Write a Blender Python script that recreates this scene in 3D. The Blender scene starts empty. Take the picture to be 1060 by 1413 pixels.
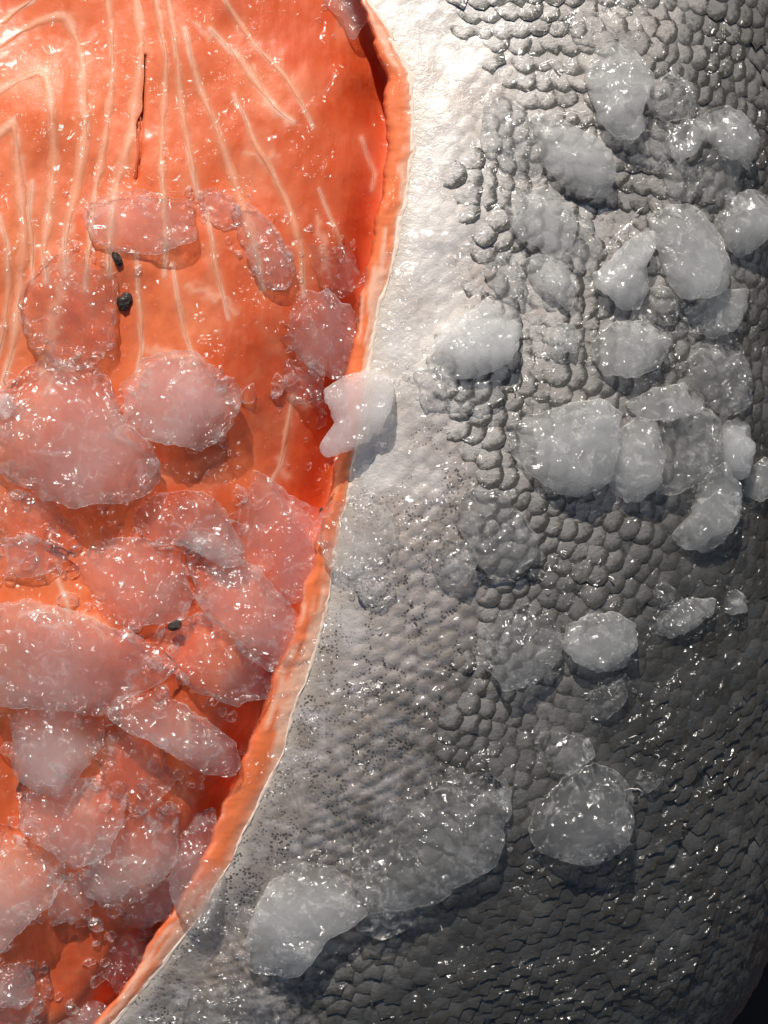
import bpy, math, random
import numpy as np
from mathutils import Vector, Matrix
from mathutils.bvhtree import BVHTree

SC = bpy.context.scene
COL = SC.collection
random.seed(11)
RNG = np.random.default_rng(11)

# ------------------------------------------------------------------ camera, sky, sun, exposure
S = 0.0002            # metres per photo pixel at z = 0
D = 0.50              # camera height over z = 0
cam = bpy.data.cameras.new('camera')
cam.sensor_fit = 'VERTICAL'
cam.sensor_height = 36.0
cam.lens = 36.0 * D / (1413 * S)
cam.clip_start = 0.01
cam.clip_end = 50.0
cam_o = bpy.data.objects.new('camera', cam)
COL.objects.link(cam_o)
cam_o.location = (0, 0, D)
SC.camera = cam_o

SUN_DIR = Vector((-0.14, 0.74, 0.62)).normalized()
w = bpy.data.worlds.new('World')
SC.world = w
w.use_nodes = True
wn = w.node_tree
sky = wn.nodes.new('ShaderNodeTexSky')
sky.sky_type = 'NISHITA'
sky.sun_disc = False
sky.sun_elevation = math.asin(SUN_DIR.z)
sky.sun_rotation = math.atan2(SUN_DIR.x, SUN_DIR.y)
bg = wn.nodes['Background']
bg.inputs['Strength'].default_value = 0.05
wn.links.new(sky.outputs[0], bg.inputs['Color'])

sun = bpy.data.lights.new('sun', 'SUN')
sun.energy = 5.0
sun.angle = math.radians(0.5)
sun.color = (1.0, 0.94, 0.86)
sun_o = bpy.data.objects.new('sun', sun)
COL.objects.link(sun_o)
sun_o.rotation_euler = SUN_DIR.to_track_quat('Z', 'Y').to_euler()

SC.view_settings.view_transform = 'Standard'
SC.view_settings.look = 'None'
SC.view_settings.exposure = 0.0
SC.view_settings.gamma = 1.0
SC.view_settings.use_curve_mapping = False
SC.cycles.max_bounces = 18
SC.cycles.diffuse_bounces = 4
SC.cycles.glossy_bounces = 4
SC.cycles.transmission_bounces = 8
SC.cycles.volume_bounces = 10
SC.cycles.transparent_max_bounces = 32
SC.cycles.sample_clamp_indirect = 4.0

# ------------------------------------------------------------------ noise
def _hash(ix, iy, iz, seed):
    h = (ix.astype(np.int64) * 374761393 + iy.astype(np.int64) * 668265263 + iz.astype(np.int64) * 2147483647 + seed * 974634777) & 0xffffffff
    h = ((h ^ (h >> 13)) * 1274126177) & 0xffffffff
    h = ((h ^ (h >> 16)) * 2246822519) & 0xffffffff
    return ((h ^ (h >> 15)) & 0xffffff) / float(0xffffff)

def vnoise(p, seed=0):
    i = np.floor(p)
    f = p - i
    f = f * f * (3 - 2 * f)
    ix, iy, iz = i[:, 0], i[:, 1], i[:, 2]
    r = 0
    for a in (0, 1):
        for b in (0, 1):
            for c in (0, 1):
                wgt = (f[:, 0] if a else 1 - f[:, 0]) * (f[:, 1] if b else 1 - f[:, 1]) * (f[:, 2] if c else 1 - f[:, 2])
                r = r + wgt * _hash(ix + a, iy + b, iz + c, seed)
    return r * 2 - 1

def fbm(p, octv=4, seed=0, gain=0.5):
    r, a = 0, 1.0
    for k in range(octv):
        r = r + a * vnoise(p * 2 ** k + 17.3 * k, seed + k)
        a *= gain
    return r

def col3(a, b, z=0.0):
    return np.stack([a, b, np.full_like(a, z)], 1)

def sstep(a, b, x):
    t = np.clip((x - a) / (b - a), 0, 1)
    return t * t * (3 - 2 * t)

# ------------------------------------------------------------------ mesh helpers
def mesh_from(name, verts, faces, cols=None, floats=None, smooth=True):
    me = bpy.data.meshes.new(name)
    verts = np.asarray(verts, dtype=np.float32)
    faces = np.asarray(faces, dtype=np.int32)
    k = faces.shape[1]
    me.vertices.add(len(verts))
    me.vertices.foreach_set('co', verts.ravel())
    me.loops.add(faces.size)
    me.loops.foreach_set('vertex_index', faces.ravel())
    me.polygons.add(len(faces))
    me.polygons.foreach_set('loop_start', np.arange(0, faces.size, k, dtype=np.int32))
    me.polygons.foreach_set('use_smooth', np.full(len(faces), smooth))
    if cols is not None:
        at = me.attributes.new('tint', 'FLOAT_COLOR', 'POINT')
        c = np.ones((len(verts), 4), dtype=np.float32)
        c[:, :3] = cols
        at.data.foreach_set('color', c.ravel())
    for nm, v in (floats or {}).items():
        at = me.attributes.new(nm, 'FLOAT', 'POINT')
        at.data.foreach_set('value', np.asarray(v, dtype=np.float32))
    me.update(calc_edges=True)
    me.validate()
    return me

def link(name, me, mat=None, parent=None, loc=None):
    o = bpy.data.objects.new(name, me)
    COL.objects.link(o)
    if mat is not None:
        if len(me.materials) == 0:
            me.materials.append(mat)
    if parent is not None:
        o.parent = parent
        o.matrix_parent_inverse = parent.matrix_world.inverted()
    if loc is not None:
        o.location = loc
    return o

def grid_faces(nu, nv):
    i = np.arange(nu * nv).reshape(nu, nv)
    return np.stack([i[:-1, :-1].ravel(), i[1:, :-1].ravel(), i[1:, 1:].ravel(), i[:-1, 1:].ravel()], 1)

def tag(o, label, cat, group=None, kind=None):
    if label: o['label'] = label
    if cat: o['category'] = cat
    if group: o['group'] = group
    if kind: o['kind'] = kind

# ------------------------------------------------------------------ materials
class NT:
    def __init__(s, name):
        s.m = bpy.data.materials.new(name)
        s.m.use_nodes = True
        s.t = s.m.node_tree
        s.t.nodes.clear()
        s.out = s.t.nodes.new('ShaderNodeOutputMaterial')
    def n(s, typ, props=None, **ins):
        nd = s.t.nodes.new('ShaderNode' + typ)
        for k, v in (props or {}).items():
            setattr(nd, k, v)
        for k, v in ins.items():
            key = int(k[1:]) if k[0] == 'i' and k[1:].isdigit() else k.replace('_', ' ')
            s.set(nd.inputs[key], v)
        return nd
    def set(s, sock, v):
        if isinstance(v, bpy.types.NodeSocket):
            s.t.links.new(v, sock)
        elif isinstance(v, bpy.types.Node):
            s.t.links.new(v.outputs[0], sock)
        else:
            sock.default_value = v
    def math(s, op, a, b=0.0, clamp=False):
        return s.n('Math', {'operation': op, 'use_clamp': clamp}, i0=a, i1=b).outputs[0]
    def mix(s, f, a, b):
        nd = s.n('Mix', {'data_type': 'RGBA'})
        s.set(nd.inputs[0], f)
        s.set(nd.inputs[6], a if not isinstance(a, tuple) else (*a, 1)[:4])
        s.set(nd.inputs[7], b if not isinstance(b, tuple) else (*b, 1)[:4])
        return nd.outputs[2]
    def ramp(s, f, pts):
        nd = s.n('ValToRGB', None, Fac=f)
        e = nd.color_ramp.elements
        while len(e) < len(pts): e.new(0.5)
        for k, (p, c) in enumerate(pts):
            e[k].position = p
            e[k].color = (*c, 1) if isinstance(c, tuple) else (c, c, c, 1)
        return nd.outputs[0]
    def noise(s, scale, detail=3.0, rough=0.55, vec=None, dist=0.0):
        nd = s.n('TexNoise', None, Scale=scale, Detail=detail, Roughness=rough, Distortion=dist)
        s.set(nd.inputs['Vector'], vec if vec is not None else s.pos())
        return nd.outputs[0]
    def pos(s):
        if not hasattr(s, '_p'):
            s._p = s.n('NewGeometry').outputs['Position']
        return s._p
    def bump(s, h, strength, dist, normal=None):
        nd = s.n('Bump', None, Strength=strength, Distance=dist, Height=h)
        if normal is not None: s.set(nd.inputs['Normal'], normal)
        return nd.outputs[0]

def glints(q, s1=360.0, amp=0.0036, s2=900.0, k2=0.25, patch=70.0, lo=0.15):
    """smooth water film ripples, stronger in patches"""
    m_ = q.ramp(q.noise(patch, 2, 0.5), [(0.46, lo), (0.62, 1.0)])
    h = q.math('MULTIPLY', m_, q.math('ADD', q.noise(s1, 0, 0.5, dist=1.2), q.math('MULTIPLY', q.noise(s2, 0, 0.5, dist=0.6), k2)))
    return q.bump(h, 1.0, amp)

def mat_flesh(name, coat=0.55, sss=0.35):
    q = NT(name)
    tint = q.n('Attribute', {'attribute_name': 'tint'}).outputs['Color']
    n1 = q.noise(160, 5, 0.6, dist=0.6)
    n2 = q.noise(900, 3)
    c = q.mix(q.math('MULTIPLY', q.ramp(n1, [(0.45, 0.0), (0.75, 1.0)]), 0.16), tint, (0.86, 0.36, 0.20))
    c = q.mix(q.math('MULTIPLY', q.ramp(n2, [(0.5, 0.0), (0.8, 1.0)]), 0.25), c, (0.66, 0.10, 0.03))
    fib = q.n('Mapping', None, Scale=(520.0, 90.0, 200.0))
    q.set(fib.inputs['Vector'], q.pos())
    nf = q.noise(1.0, 3, vec=fib.outputs[0])
    h = q.math('ADD', q.math('MULTIPLY', nf, 0.6), q.math('ADD', q.math('MULTIPLY', n1, 0.8), q.math('MULTIPLY', n2, 0.35)))
    nb = q.bump(h, 0.35, 0.0005)
    c = q.mix(q.math('MULTIPLY', q.ramp(nf, [(0.40, 0.0), (0.70, 1.0)]), 0.10), c, (0.88, 0.36, 0.19))
    cb = glints(q, 190.0, 0.0054, 480.0, 0.3, 55.0, 0.06)
    b = q.n('BsdfPrincipled', None, Base_Color=c, Roughness=0.45, Normal=nb, Subsurface_Weight=sss, Subsurface_Scale=0.003,
            Subsurface_Radius=(1.0, 0.35, 0.15), Coat_Weight=coat, Coat_Roughness=0.26, Coat_IOR=1.5, Coat_Normal=cb)
    b.inputs['Specular IOR Level'].default_value = 0.3
    q.set(q.out.inputs['Surface'], b)
    return q.m

def fish_tone(q):
    """silver belly near the cut to dark back: countershading, and darker towards the lower end of the cut"""
    sp = q.n('SeparateXYZ')
    q.set(sp.inputs[0], q.pos())
    x, y = sp.outputs['X'], sp.outputs['Y']
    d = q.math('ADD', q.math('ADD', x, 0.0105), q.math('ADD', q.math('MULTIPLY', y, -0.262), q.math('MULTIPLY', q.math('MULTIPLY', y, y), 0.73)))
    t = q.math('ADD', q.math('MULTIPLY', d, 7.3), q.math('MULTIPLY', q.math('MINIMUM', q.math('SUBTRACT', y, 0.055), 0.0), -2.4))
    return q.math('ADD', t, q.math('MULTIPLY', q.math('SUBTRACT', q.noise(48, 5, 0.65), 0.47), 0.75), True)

def mat_skin():
    q = NT('fish_skin')
    t = fish_tone(q)
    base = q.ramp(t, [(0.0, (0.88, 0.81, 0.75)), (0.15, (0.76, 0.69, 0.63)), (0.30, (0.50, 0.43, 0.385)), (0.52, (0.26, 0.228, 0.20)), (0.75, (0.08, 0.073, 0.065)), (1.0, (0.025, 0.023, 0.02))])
    dome = q.n('Attribute', {'attribute_name': 'dome'}).outputs['Fac']
    bare = q.n('Attribute', {'attribute_name': 'bare'}).outputs['Fac']
    # pigment between the scale pockets
    gap = q.math('MULTIPLY', q.ramp(q.math('ADD', dome, q.math('MULTIPLY', q.math('SUBTRACT', q.noise(420, 4, 0.6), 0.5), 0.7)), [(0.05, 1.0), (0.6, 0.0)]), q.n('MapRange', None, i0=bare, i1=0.0, i2=1.0, i3=0.80, i4=0.30).outputs[0])
    gap = q.math('MULTIPLY', gap, q.n('MapRange', None, i0=t, i1=0.05, i2=0.40, i3=0.3, i4=1.0).outputs[0])
    c = q.mix(gap, base, (0.045, 0.042, 0.034))
    band = q.n('Attribute', {'attribute_name': 'band'}).outputs['Fac']
    c = q.mix(band, c, (0.80, 0.68, 0.56))
    # melanophores
    vor = q.n('TexVoronoi', None, Scale=1000.0, Randomness=1.0)
    q.set(vor.inputs['Vector'], q.pos())
    rad = q.n('MapRange', None, i0=q.math('ADD', q.noise(110, 2), q.math('MULTIPLY', q.math('SUBTRACT', 0.6, dome), 0.30)), i1=0.36, i2=0.60, i3=0.0, i4=0.42).outputs[0]
    dots = q.math('LESS_THAN', vor.outputs['Distance'], q.math('MULTIPLY', rad, q.n('MapRange', None, i0=t, i1=0.12, i2=0.34, i3=0.25, i4=1.0).outputs[0]))
    c = q.mix(q.math('MULTIPLY', dots, 0.85), c, (0.022, 0.020, 0.018))
    mott = q.noise(240, 4, 0.65)
    c = q.mix(q.math('MULTIPLY', q.ramp(mott, [(0.5, 0.0), (0.75, 1.0)]), 0.35), c, (0.60, 0.56, 0.53))
    warm = q.ramp(q.noise(48, 4, 0.6), [(0.45, 0.0), (0.65, 1.0)])
    c = q.mix(q.math('MULTIPLY', q.math('MULTIPLY', warm, bare), 0.35), c, (0.52, 0.40, 0.31))
    pearl = q.ramp(q.noise(95, 5, 0.7, dist=1.5), [(0.48, 0.0), (0.66, 1.0)])
    c = q.mix(q.math('MULTIPLY', q.math('MULTIPLY', pearl, bare), 0.4), c, (0.80, 0.74, 0.73))
    h = q.math('ADD', q.math('MULTIPLY', q.noise(420, 4, 0.6, dist=0.5), 1.0), q.math('MULTIPLY', q.noise(1600, 2), 0.3))
    nb = q.bump(h, 0.4, 0.0007)
    cb = glints(q, 190.0, 0.0066, 480.0, 0.35, 50.0, 0.22)
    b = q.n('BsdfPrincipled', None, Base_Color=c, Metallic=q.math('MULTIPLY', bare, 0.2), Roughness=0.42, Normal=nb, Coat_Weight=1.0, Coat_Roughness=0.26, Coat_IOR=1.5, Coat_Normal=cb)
    q.set(q.out.inputs['Surface'], b)
    return q.m

def mat_scale():
    q = NT('fish_scale')
    t = fish_tone(q)
    rnd = q.n('NewGeometry').outputs['Random Per Island']
    edge = q.n('Attribute', {'attribute_name': 'edge'}).outputs['Fac']
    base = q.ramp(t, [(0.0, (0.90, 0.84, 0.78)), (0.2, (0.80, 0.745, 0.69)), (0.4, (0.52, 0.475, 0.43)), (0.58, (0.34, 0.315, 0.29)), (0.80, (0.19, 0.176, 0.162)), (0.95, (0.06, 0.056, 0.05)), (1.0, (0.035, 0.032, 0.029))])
    c = q.mix(q.math('MULTIPLY', rnd, 0.75), base, q.mix(0.6, base, (0.10, 0.10, 0.095)))
    n = q.noise(300, 3, 0.6)
    e2 = q.math('ADD', edge, q.math('ADD', q.math('MULTIPLY', q.math('SUBTRACT', n, 0.48), 1.7), q.math('MULTIPLY', q.math('SUBTRACT', q.noise(1100, 2), 0.5), 0.8)))
    c = q.mix(q.math('MULTIPLY', q.ramp(e2, [(0.30, 0.0), (0.95, 1.0)]), 0.95), c, (0.045, 0.039, 0.029))
    vor = q.n('TexVoronoi', None, Scale=1250.0)
    q.set(vor.inputs['Vector'], q.pos())
    dots = q.math('LESS_THAN', vor.outputs['Distance'], q.n('MapRange', None, i0=q.noise(130, 2), i1=0.45, i2=0.75, i3=0.0, i4=0.33).outputs[0])
    c = q.mix(q.math('MULTIPLY', dots, 0.7), c, (0.03, 0.028, 0.025))
    nb = q.bump(q.math('ADD', q.noise(600, 3), q.math('MULTIPLY', q.noise(2400, 2), 0.4)), 0.5, 0.0006)
    cb = glints(q, 230.0, 0.0048, 560.0, 0.25, 45.0, 0.28)
    c = q.mix(q.math('MULTIPLY', q.ramp(q.noise(75, 3, 0.6), [(0.45, 0.0), (0.68, 1.0)]), 0.35), c, q.mix(0.2, c, (0.60, 0.58, 0.56)))
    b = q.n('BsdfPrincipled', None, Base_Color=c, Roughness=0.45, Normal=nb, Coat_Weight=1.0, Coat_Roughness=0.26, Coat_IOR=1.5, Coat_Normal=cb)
    q.set(q.out.inputs['Surface'], b)
    return q.m

def mat_ice(name, milk, dens, refr=0.3, rough=0.07, bd=0.0022):
    q = NT(name)
    nb = glints(q, 160.0, bd * 2.6, 430.0, 0.18, 70.0, 0.10)
    lw = q.n('LayerWeight', None, Blend=0.5).outputs['Facing']
    graz = q.math('POWER', lw, 3.0)
    tr = q.n('BsdfTransparent', None, Color=(0.995, 0.997, 0.997, 1))
    rf = q.n('BsdfRefraction', None, Color=(0.99, 0.99, 0.99, 1), IOR=1.22, Roughness=rough, Normal=nb)
    df = q.n('BsdfDiffuse', None, Color=(0.96, 0.945, 0.92, 1))
    tl = q.n('BsdfTranslucent', None, Color=(0.96, 0.945, 0.92, 1))
    mk = q.n('MixShader', None, i0=0.5, i1=df.outputs[0], i2=tl.outputs[0])
    frost = q.ramp(q.noise(150, 5, 0.7, dist=1.5), [(0.50, 0.0), (0.70, 1.0)])
    fr = q.math('ADD', q.math('MULTIPLY', frost, milk), q.math('MULTIPLY', graz, 0.34 + milk * 0.5), True)
    cl = q.n('MixShader', None, i0=q.math('ADD', refr * 0.4, q.math('MULTIPLY', graz, refr * 0.7), True), i1=tr.outputs[0], i2=rf.outputs[0])
    body = q.n('MixShader', None, i0=fr, i1=cl.outputs[0], i2=mk.outputs[0])
    gl = q.n('BsdfGlossy', None, Color=(1, 1, 1, 1), Roughness=0.24, Normal=nb)
    lb = q.n('LayerWeight', None, Blend=0.5, Normal=nb).outputs['Facing']
    fz = q.math('ADD', 0.04, q.math('MULTIPLY', q.math('POWER', lb, 5.0), 0.25))
    sf = q.n('MixShader', None, i0=fz, i1=body.outputs[0], i2=gl.outputs[0])
    q.set(q.out.inputs['Surface'], sf)
    if dens > 0:
        v = q.n('VolumeScatter', None, Color=(0.999, 0.998, 0.995, 1), Density=dens, Anisotropy=0.2)
        q.set(q.out.inputs['Volume'], v)
    return q.m

def mat_plain(name, c, rough=0.5, coat=0.0, nscale=300.0, c2=None, bump=0.3, bd=0.0008):
    q = NT(name)
    n = q.noise(nscale, 4, 0.6)
    col = q.mix(n, c, c2 or tuple(x * 0.6 for x in c))
    nb = q.bump(n, bump, bd)
    b = q.n('BsdfPrincipled', None, Base_Color=col, Roughness=rough, Coat_Weight=coat, Coat_Roughness=0.12, Normal=nb)
    q.set(q.out.inputs['Surface'], b)
    return q.m

M_FLESH = mat_flesh('salmon_flesh')
M_RIM = mat_flesh('salmon_rim', 0.4, 0.3)
M_FAT = mat_plain('salmon_fat', (0.88, 0.56, 0.42), 0.4, 0.6, 500, (0.84, 0.40, 0.26), 0.5)
M_EDGE = mat_plain('skin_cut_edge', (0.90, 0.80, 0.70), 0.45, 0.5, 160, (0.88, 0.62, 0.47), 0.3)
M_SKIN = mat_skin()
M_SCALE = mat_scale()
ICE = {0: mat_ice('ice_clear', 0.16, 20, 0.50, 0.03), 1: mat_ice('ice_cloudy', 0.30, 60, 0.38, 0.06), 2: mat_ice('ice_milky', 0.30, 105, 0.30, 0.08, 0.0022), 3: mat_ice('ice_white', 0.34, 200, 0.2, 0.15, 0.0014)}
M_GLINT = mat_plain('glint', (0.85, 0.82, 0.78), 0.25, 0.8, 300, (0.7, 0.67, 0.63))  # pale colour standing in for glints on the skin
M_SLUSH = mat_ice('slush', 0.5, 0, 0.12, 0.05, 0.0010)
ICE_SKIN = {0: mat_ice('ice_glassy', 0.34, 38, 0.55, 0.04), 1: mat_ice('ice_frosted', 0.48, 140, 0.45, 0.06), 2: mat_ice('ice_opaque', 0.46, 240, 0.3, 0.12, 0.0022)}
M_SEED = mat_plain('seed_husk', (0.05, 0.028, 0.018), 0.55, 0.3, 900, (0.012, 0.008, 0.006), 1.0, 0.001)
M_WATER = mat_ice('water_film', 0.0, 0, 0.1, 0.0, 0.0003)
M_COUNTER = mat_plain('dark_counter', (0.030, 0.012, 0.009), 0.6, 0.0, 40, (0.014, 0.006, 0.005), 0.4)

# ------------------------------------------------------------------ shape of the fish
def ray(px, py):
    return Vector(((px - 530) * S, -(py - 706.5) * S, -D))
def at(px, py, z):
    k = (D - z) / D
    return np.stack([(px - 530) * S * k, -(py - 706.5) * S * k, z + 0 * px], -1)

LIP = np.array([(380, -300), (430, -180), (470, -90), (510, 0), (528, 28), (547, 60), (566, 105), (572, 190), (564, 260), (546, 350), (526, 420), (512, 490), (497, 600), (484, 670), (470, 730), (455, 820), (442, 880), (420, 945), (388, 1050), (338, 1150), (287, 1250), (220, 1340), (168, 1402), (60, 1520), (-80, 1660), (-200, 1760)], float)
LIPW = np.array([(-300, 10), (0, 14), (40, 26), (60, 32), (130, 38), (250, 36), (350, 32), (450, 29), (600, 26), (720, 24), (820, 38), (950, 48), (1050, 52), (1160, 42), (1250, 46), (1340, 36), (1400, 28), (1800, 26)], float)
def smooth_interp(y, tab_y, tab_x, wdt=14):
    yy = np.arange(-420, 1900, 2.0)
    xx = np.interp(yy, tab_y, tab_x)
    k = np.exp(-np.linspace(-2, 2, 2 * wdt + 1) ** 2)
    k /= k.sum()
    xs = np.convolve(np.pad(xx, wdt, mode='edge'), k, 'valid')
    return np.interp(y, yy, xs)
def lipx(py):
    j = vnoise(col3(np.asarray(py, float) / 23.0, np.zeros_like(np.asarray(py, float))), 5) * 1.8
    return smooth_interp(py, LIP[:, 1], LIP[:, 0], 9) + j
def ripx(py):
    j = fbm(col3(np.asarray(py, float) / 37.0, np.zeros_like(np.asarray(py, float)) + 9.0), 4, 6) * 4.0
    return lipx(py) - smooth_interp(py, LIPW[:, 0], LIPW[:, 1]) + j
RIPY = np.arange(-420, 1900, 4.0)
RIPS = smooth_interp(RIPY, LIP[:, 1], LIP[:, 0], 9) - smooth_interp(RIPY, LIPW[:, 0], LIPW[:, 1])
def zbase(py):
    v = np.asarray(py, float) / 1413.0
    return -0.075 * (v - 0.2) ** 2

FAT = [
 ([(-80, 30), (0, 34), (20, 15), (45, 2), (60, -30)], 3.0),
 ([(-90, 90), (0, 60), (25, 45), (55, 29), (85, 20), (93, 23), (100, 38), (110, 65), (116, 100), (117, 140), (118, 180), (112, 220), (105, 260), (95, 300), (90, 335), (92, 380)], 4.2),
 ([(-90, 165), (0, 125), (25, 111), (50, 100), (62, 97), (66, 115), (70, 140), (74, 190), (75, 225), (70, 260), (67, 300), (60, 340), (66, 390)], 4.2),
 ([(-60, 230), (0, 184), (12, 173), (18, 166), (22, 190), (24, 225), (28, 260), (34, 320), (28, 390), (22, 440), (16, 485), (4, 530)], 4.4),
 ([(146, -60), (148, 0), (154, 40), (155, 80), (155, 110), (150, 150), (146, 190), (138, 230), (131, 262), (124, 330), (118, 400)], 3.0),
 ([(184, -60), (187, 0), (192, 30), (195, 60), (192, 100), (186, 140), (182, 180), (170, 220), (160, 258), (152, 320), (150, 380)], 4.6),
 ([(210, -60), (215, 0), (222, 40), (230, 80), (228, 120), (224, 170), (222, 220), (226, 268), (230, 330), (226, 380)], 3.0),
 ([(226, -60), (232, 0), (240, 40), (246, 90), (248, 130), (256, 180), (266, 230), (274, 275)], 3.2),
 ([(255, 40), (262, 70), (272, 110), (288, 150), (302, 185), (312, 215), (322, 245), (334, 280), (350, 330), (362, 400)], 3.6),
 ([(290, 40), (315, 65), (335, 85), (352, 110), (368, 135), (385, 155), (404, 168)], 4.0),
 ([(322, 130), (335, 155), (345, 180), (355, 205), (370, 225), (380, 250), (395, 275), (404, 300), (416, 350), (420, 410)], 2.8),
 ([(290, -40), (310, 0), (330, 30), (350, 60), (375, 85), (395, 105), (415, 140), (432, 175)], 2.6),
 ([(284, 290), (292, 330), (298, 370), (306, 402), (316, 440)], 2.6),
 ([(238, 365), (244, 405), (250, 440), (260, 475), (270, 500)], 2.6),
 ([(188, 350), (191, 400), (194, 440), (196, 475), (190, 520)], 2.6),
 ([(0, 300), (10, 340), (12, 400), (4, 460), (-10, 520)], 3.2),
 ([(44, 250), (40, 300), (46, 350), (44, 390)], 2.8),
 ([(424, 560), (405, 545), (400, 570), (392, 612), (388, 640), (372, 668)], 2.6),
 ([(60, 545), (80, 512), (110, 490)], 2.6),
 ([(440, 260), (470, 330), (486, 400)], 1.8),
 ([(498, 190), (508, 215), (517, 240), (514, 262)], 3.2),
 ([(80, 800), (92, 830), (96, 860)], 2.4),
 ([(30, 850), (60, 843), (85, 852)], 2.4),
 ([(470, 650), (462, 700), (452, 735)], 2.0),
 ([(255, 985), (262, 1010), (258, 1040)], 2.0),
]
PATCH = [([(268, 30), (285, 45), (302, 55)], 7), ([(255, 395), (285, 407), (310, 412), (325, 430)], 8), ([(340, 208), (365, 222), (380, 216)], 6),
 ([(345, 95), (372, 150), (398, 168)], 7), ([(424, 560), (405, 545), (396, 600)], 7), ([(385, 630), (392, 655)], 8), ([(90, 845), (150, 862)], 8), ([(100, 300), (80, 420), (60, 520)], 10),
 ([(20, 200), (40, 260), (30, 330)], 9), ([(200, 480), (270, 500)], 8), ([(440, 300), (452, 380)], 7), ([(255, 985), (262, 1030)], 6)]
CREV = [([(199, 78), (199, 110), (196.5, 160), (194, 205), (189, 248)], 2.0), ([(196, 60), (193, 130), (189, 190)], 1.2)]

def poly_dist(P, pts):
    """distance to a polyline and position along it 0..1"""
    pts = np.array(pts, float)
    best = np.full(len(P), 1e9)
    for a, b in zip(pts[:-1], pts[1:]):
        ab = b - a
        t = np.clip(((P - a) @ ab) / (ab @ ab), 0, 1)
        d = np.hypot(*(P - a - t[:, None] * ab).T)
        best = np.minimum(best, d)
    return best

def flesh_z(X, Y, full=True):
    X = np.asarray(X, float); Y = np.asarray(Y, float)
    dl = np.interp(Y, RIPY, RIPS) - X
    z = zbase(Y) * 0.82 - 0.003
    z = z - 0.010 * np.exp(-(np.maximum(dl, 0) / 34) ** 2) - 0.006 * np.exp(-(np.maximum(dl, 0) / 120) ** 2)
    z = z - 0.007 * np.exp(-((X - 400) ** 2 / 95 ** 2 + (Y - 590) ** 2 / 130 ** 2))
    z = z - 0.004 * np.exp(-((X - 250) ** 2 / 60 ** 2 + (Y - 850) ** 2 / 60 ** 2))
    z = z + 0.0038 * fbm(col3(X / 180, Y / 180), 2, 21)
    z = z + 0.00030 * fbm(col3(X / 26, Y / 40), 3, 31)
    return z

salmon = bpy.data.objects.new('salmon', None)
COL.objects.link(salmon)
tag(salmon, 'raw silver skinned salmon cut open to show orange flesh with white fat lines', 'fish')

# ---- flesh of the cut face
ny, nx = 720, 300
yy = np.linspace(-290, 1740, ny)
ss = np.linspace(0, 1, nx) ** 0.9
rx = ripx(yy) + 10
XX = -300 + (np.maximum(rx, -200)[:, None] + 300) * ss[None, :]
YY = np.repeat(yy[:, None], nx, 1)
X, Y = XX.ravel(), YY.ravel()
Z = flesh_z(X, Y)
P2 = np.stack([X + 1.6 * vnoise(col3(X / 24, Y / 24), 41), Y], 1)
fat = np.zeros(len(X)); halo = np.zeros(len(X))
for pts, wd in FAT:
    a = np.array(pts)
    sel = (X > a[:, 0].min() - 40) & (X < a[:, 0].max() + 40) & (Y > a[:, 1].min() - 40) & (Y < a[:, 1].max() + 40)
    d = poly_dist(P2[sel], pts)
    fat[sel] = np.maximum(fat[sel], np.exp(-(d / (wd * 0.85)) ** 2))
    halo[sel] = np.maximum(halo[sel], np.exp(-(d / (wd * 3.0))))
for pts, wd in PATCH:
    d = poly_dist(np.stack([P2[:, 0] + 6 * vnoise(col3(X / 9, Y / 9), 43), P2[:, 1] + 6 * vnoise(col3(X / 9, Y / 9), 44)], 1), pts)
    halo = np.maximum(halo, 1.0 * np.exp(-(d / wd) ** 2))
    fat = np.maximum(fat, 0.35 * np.exp(-(d / (wd * 0.6)) ** 2))
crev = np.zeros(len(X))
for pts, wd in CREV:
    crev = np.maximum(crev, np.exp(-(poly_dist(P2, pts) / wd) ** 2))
Z = Z + 0.00015 * fat - 0.0022 * crev
dl = np.interp(Y, RIPY, RIPS) - X
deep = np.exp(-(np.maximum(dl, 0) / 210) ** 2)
mem = sstep(0.15, 0.8, fbm(col3(X / 60 + 0.3 * fbm(col3(X / 30, Y / 30), 2, 3), Y / 110), 4, 51))
pale = sstep(0.1, 0.9, fbm(col3(X / 120, Y / 120), 3, 61))
base = np.array([0.80, 0.150, 0.042])
C = base[None, :] * np.ones((len(X), 1))
def mixc(C, f, c):
    return C * (1 - f[:, None]) + np.array(c)[None, :] * f[:, None]
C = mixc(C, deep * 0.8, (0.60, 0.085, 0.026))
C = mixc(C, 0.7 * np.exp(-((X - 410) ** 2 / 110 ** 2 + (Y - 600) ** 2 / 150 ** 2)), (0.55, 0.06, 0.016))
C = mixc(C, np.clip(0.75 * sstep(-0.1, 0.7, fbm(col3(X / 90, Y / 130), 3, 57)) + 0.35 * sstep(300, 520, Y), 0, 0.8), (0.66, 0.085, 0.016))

C = mixc(C, 0.35 * mem, (0.84, 0.33, 0.18))
C = mixc(C, 0.35 * pale, (0.86, 0.27, 0.10))
C = mixc(C, halo * 0.45, (0.88, 0.36, 0.20))
C = mixc(C, fat * 0.85, (0.92, 0.62, 0.47))
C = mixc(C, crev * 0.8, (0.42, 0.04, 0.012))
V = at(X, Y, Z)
ZC = -0.185
F = grid_faces(ny, nx)
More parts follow.
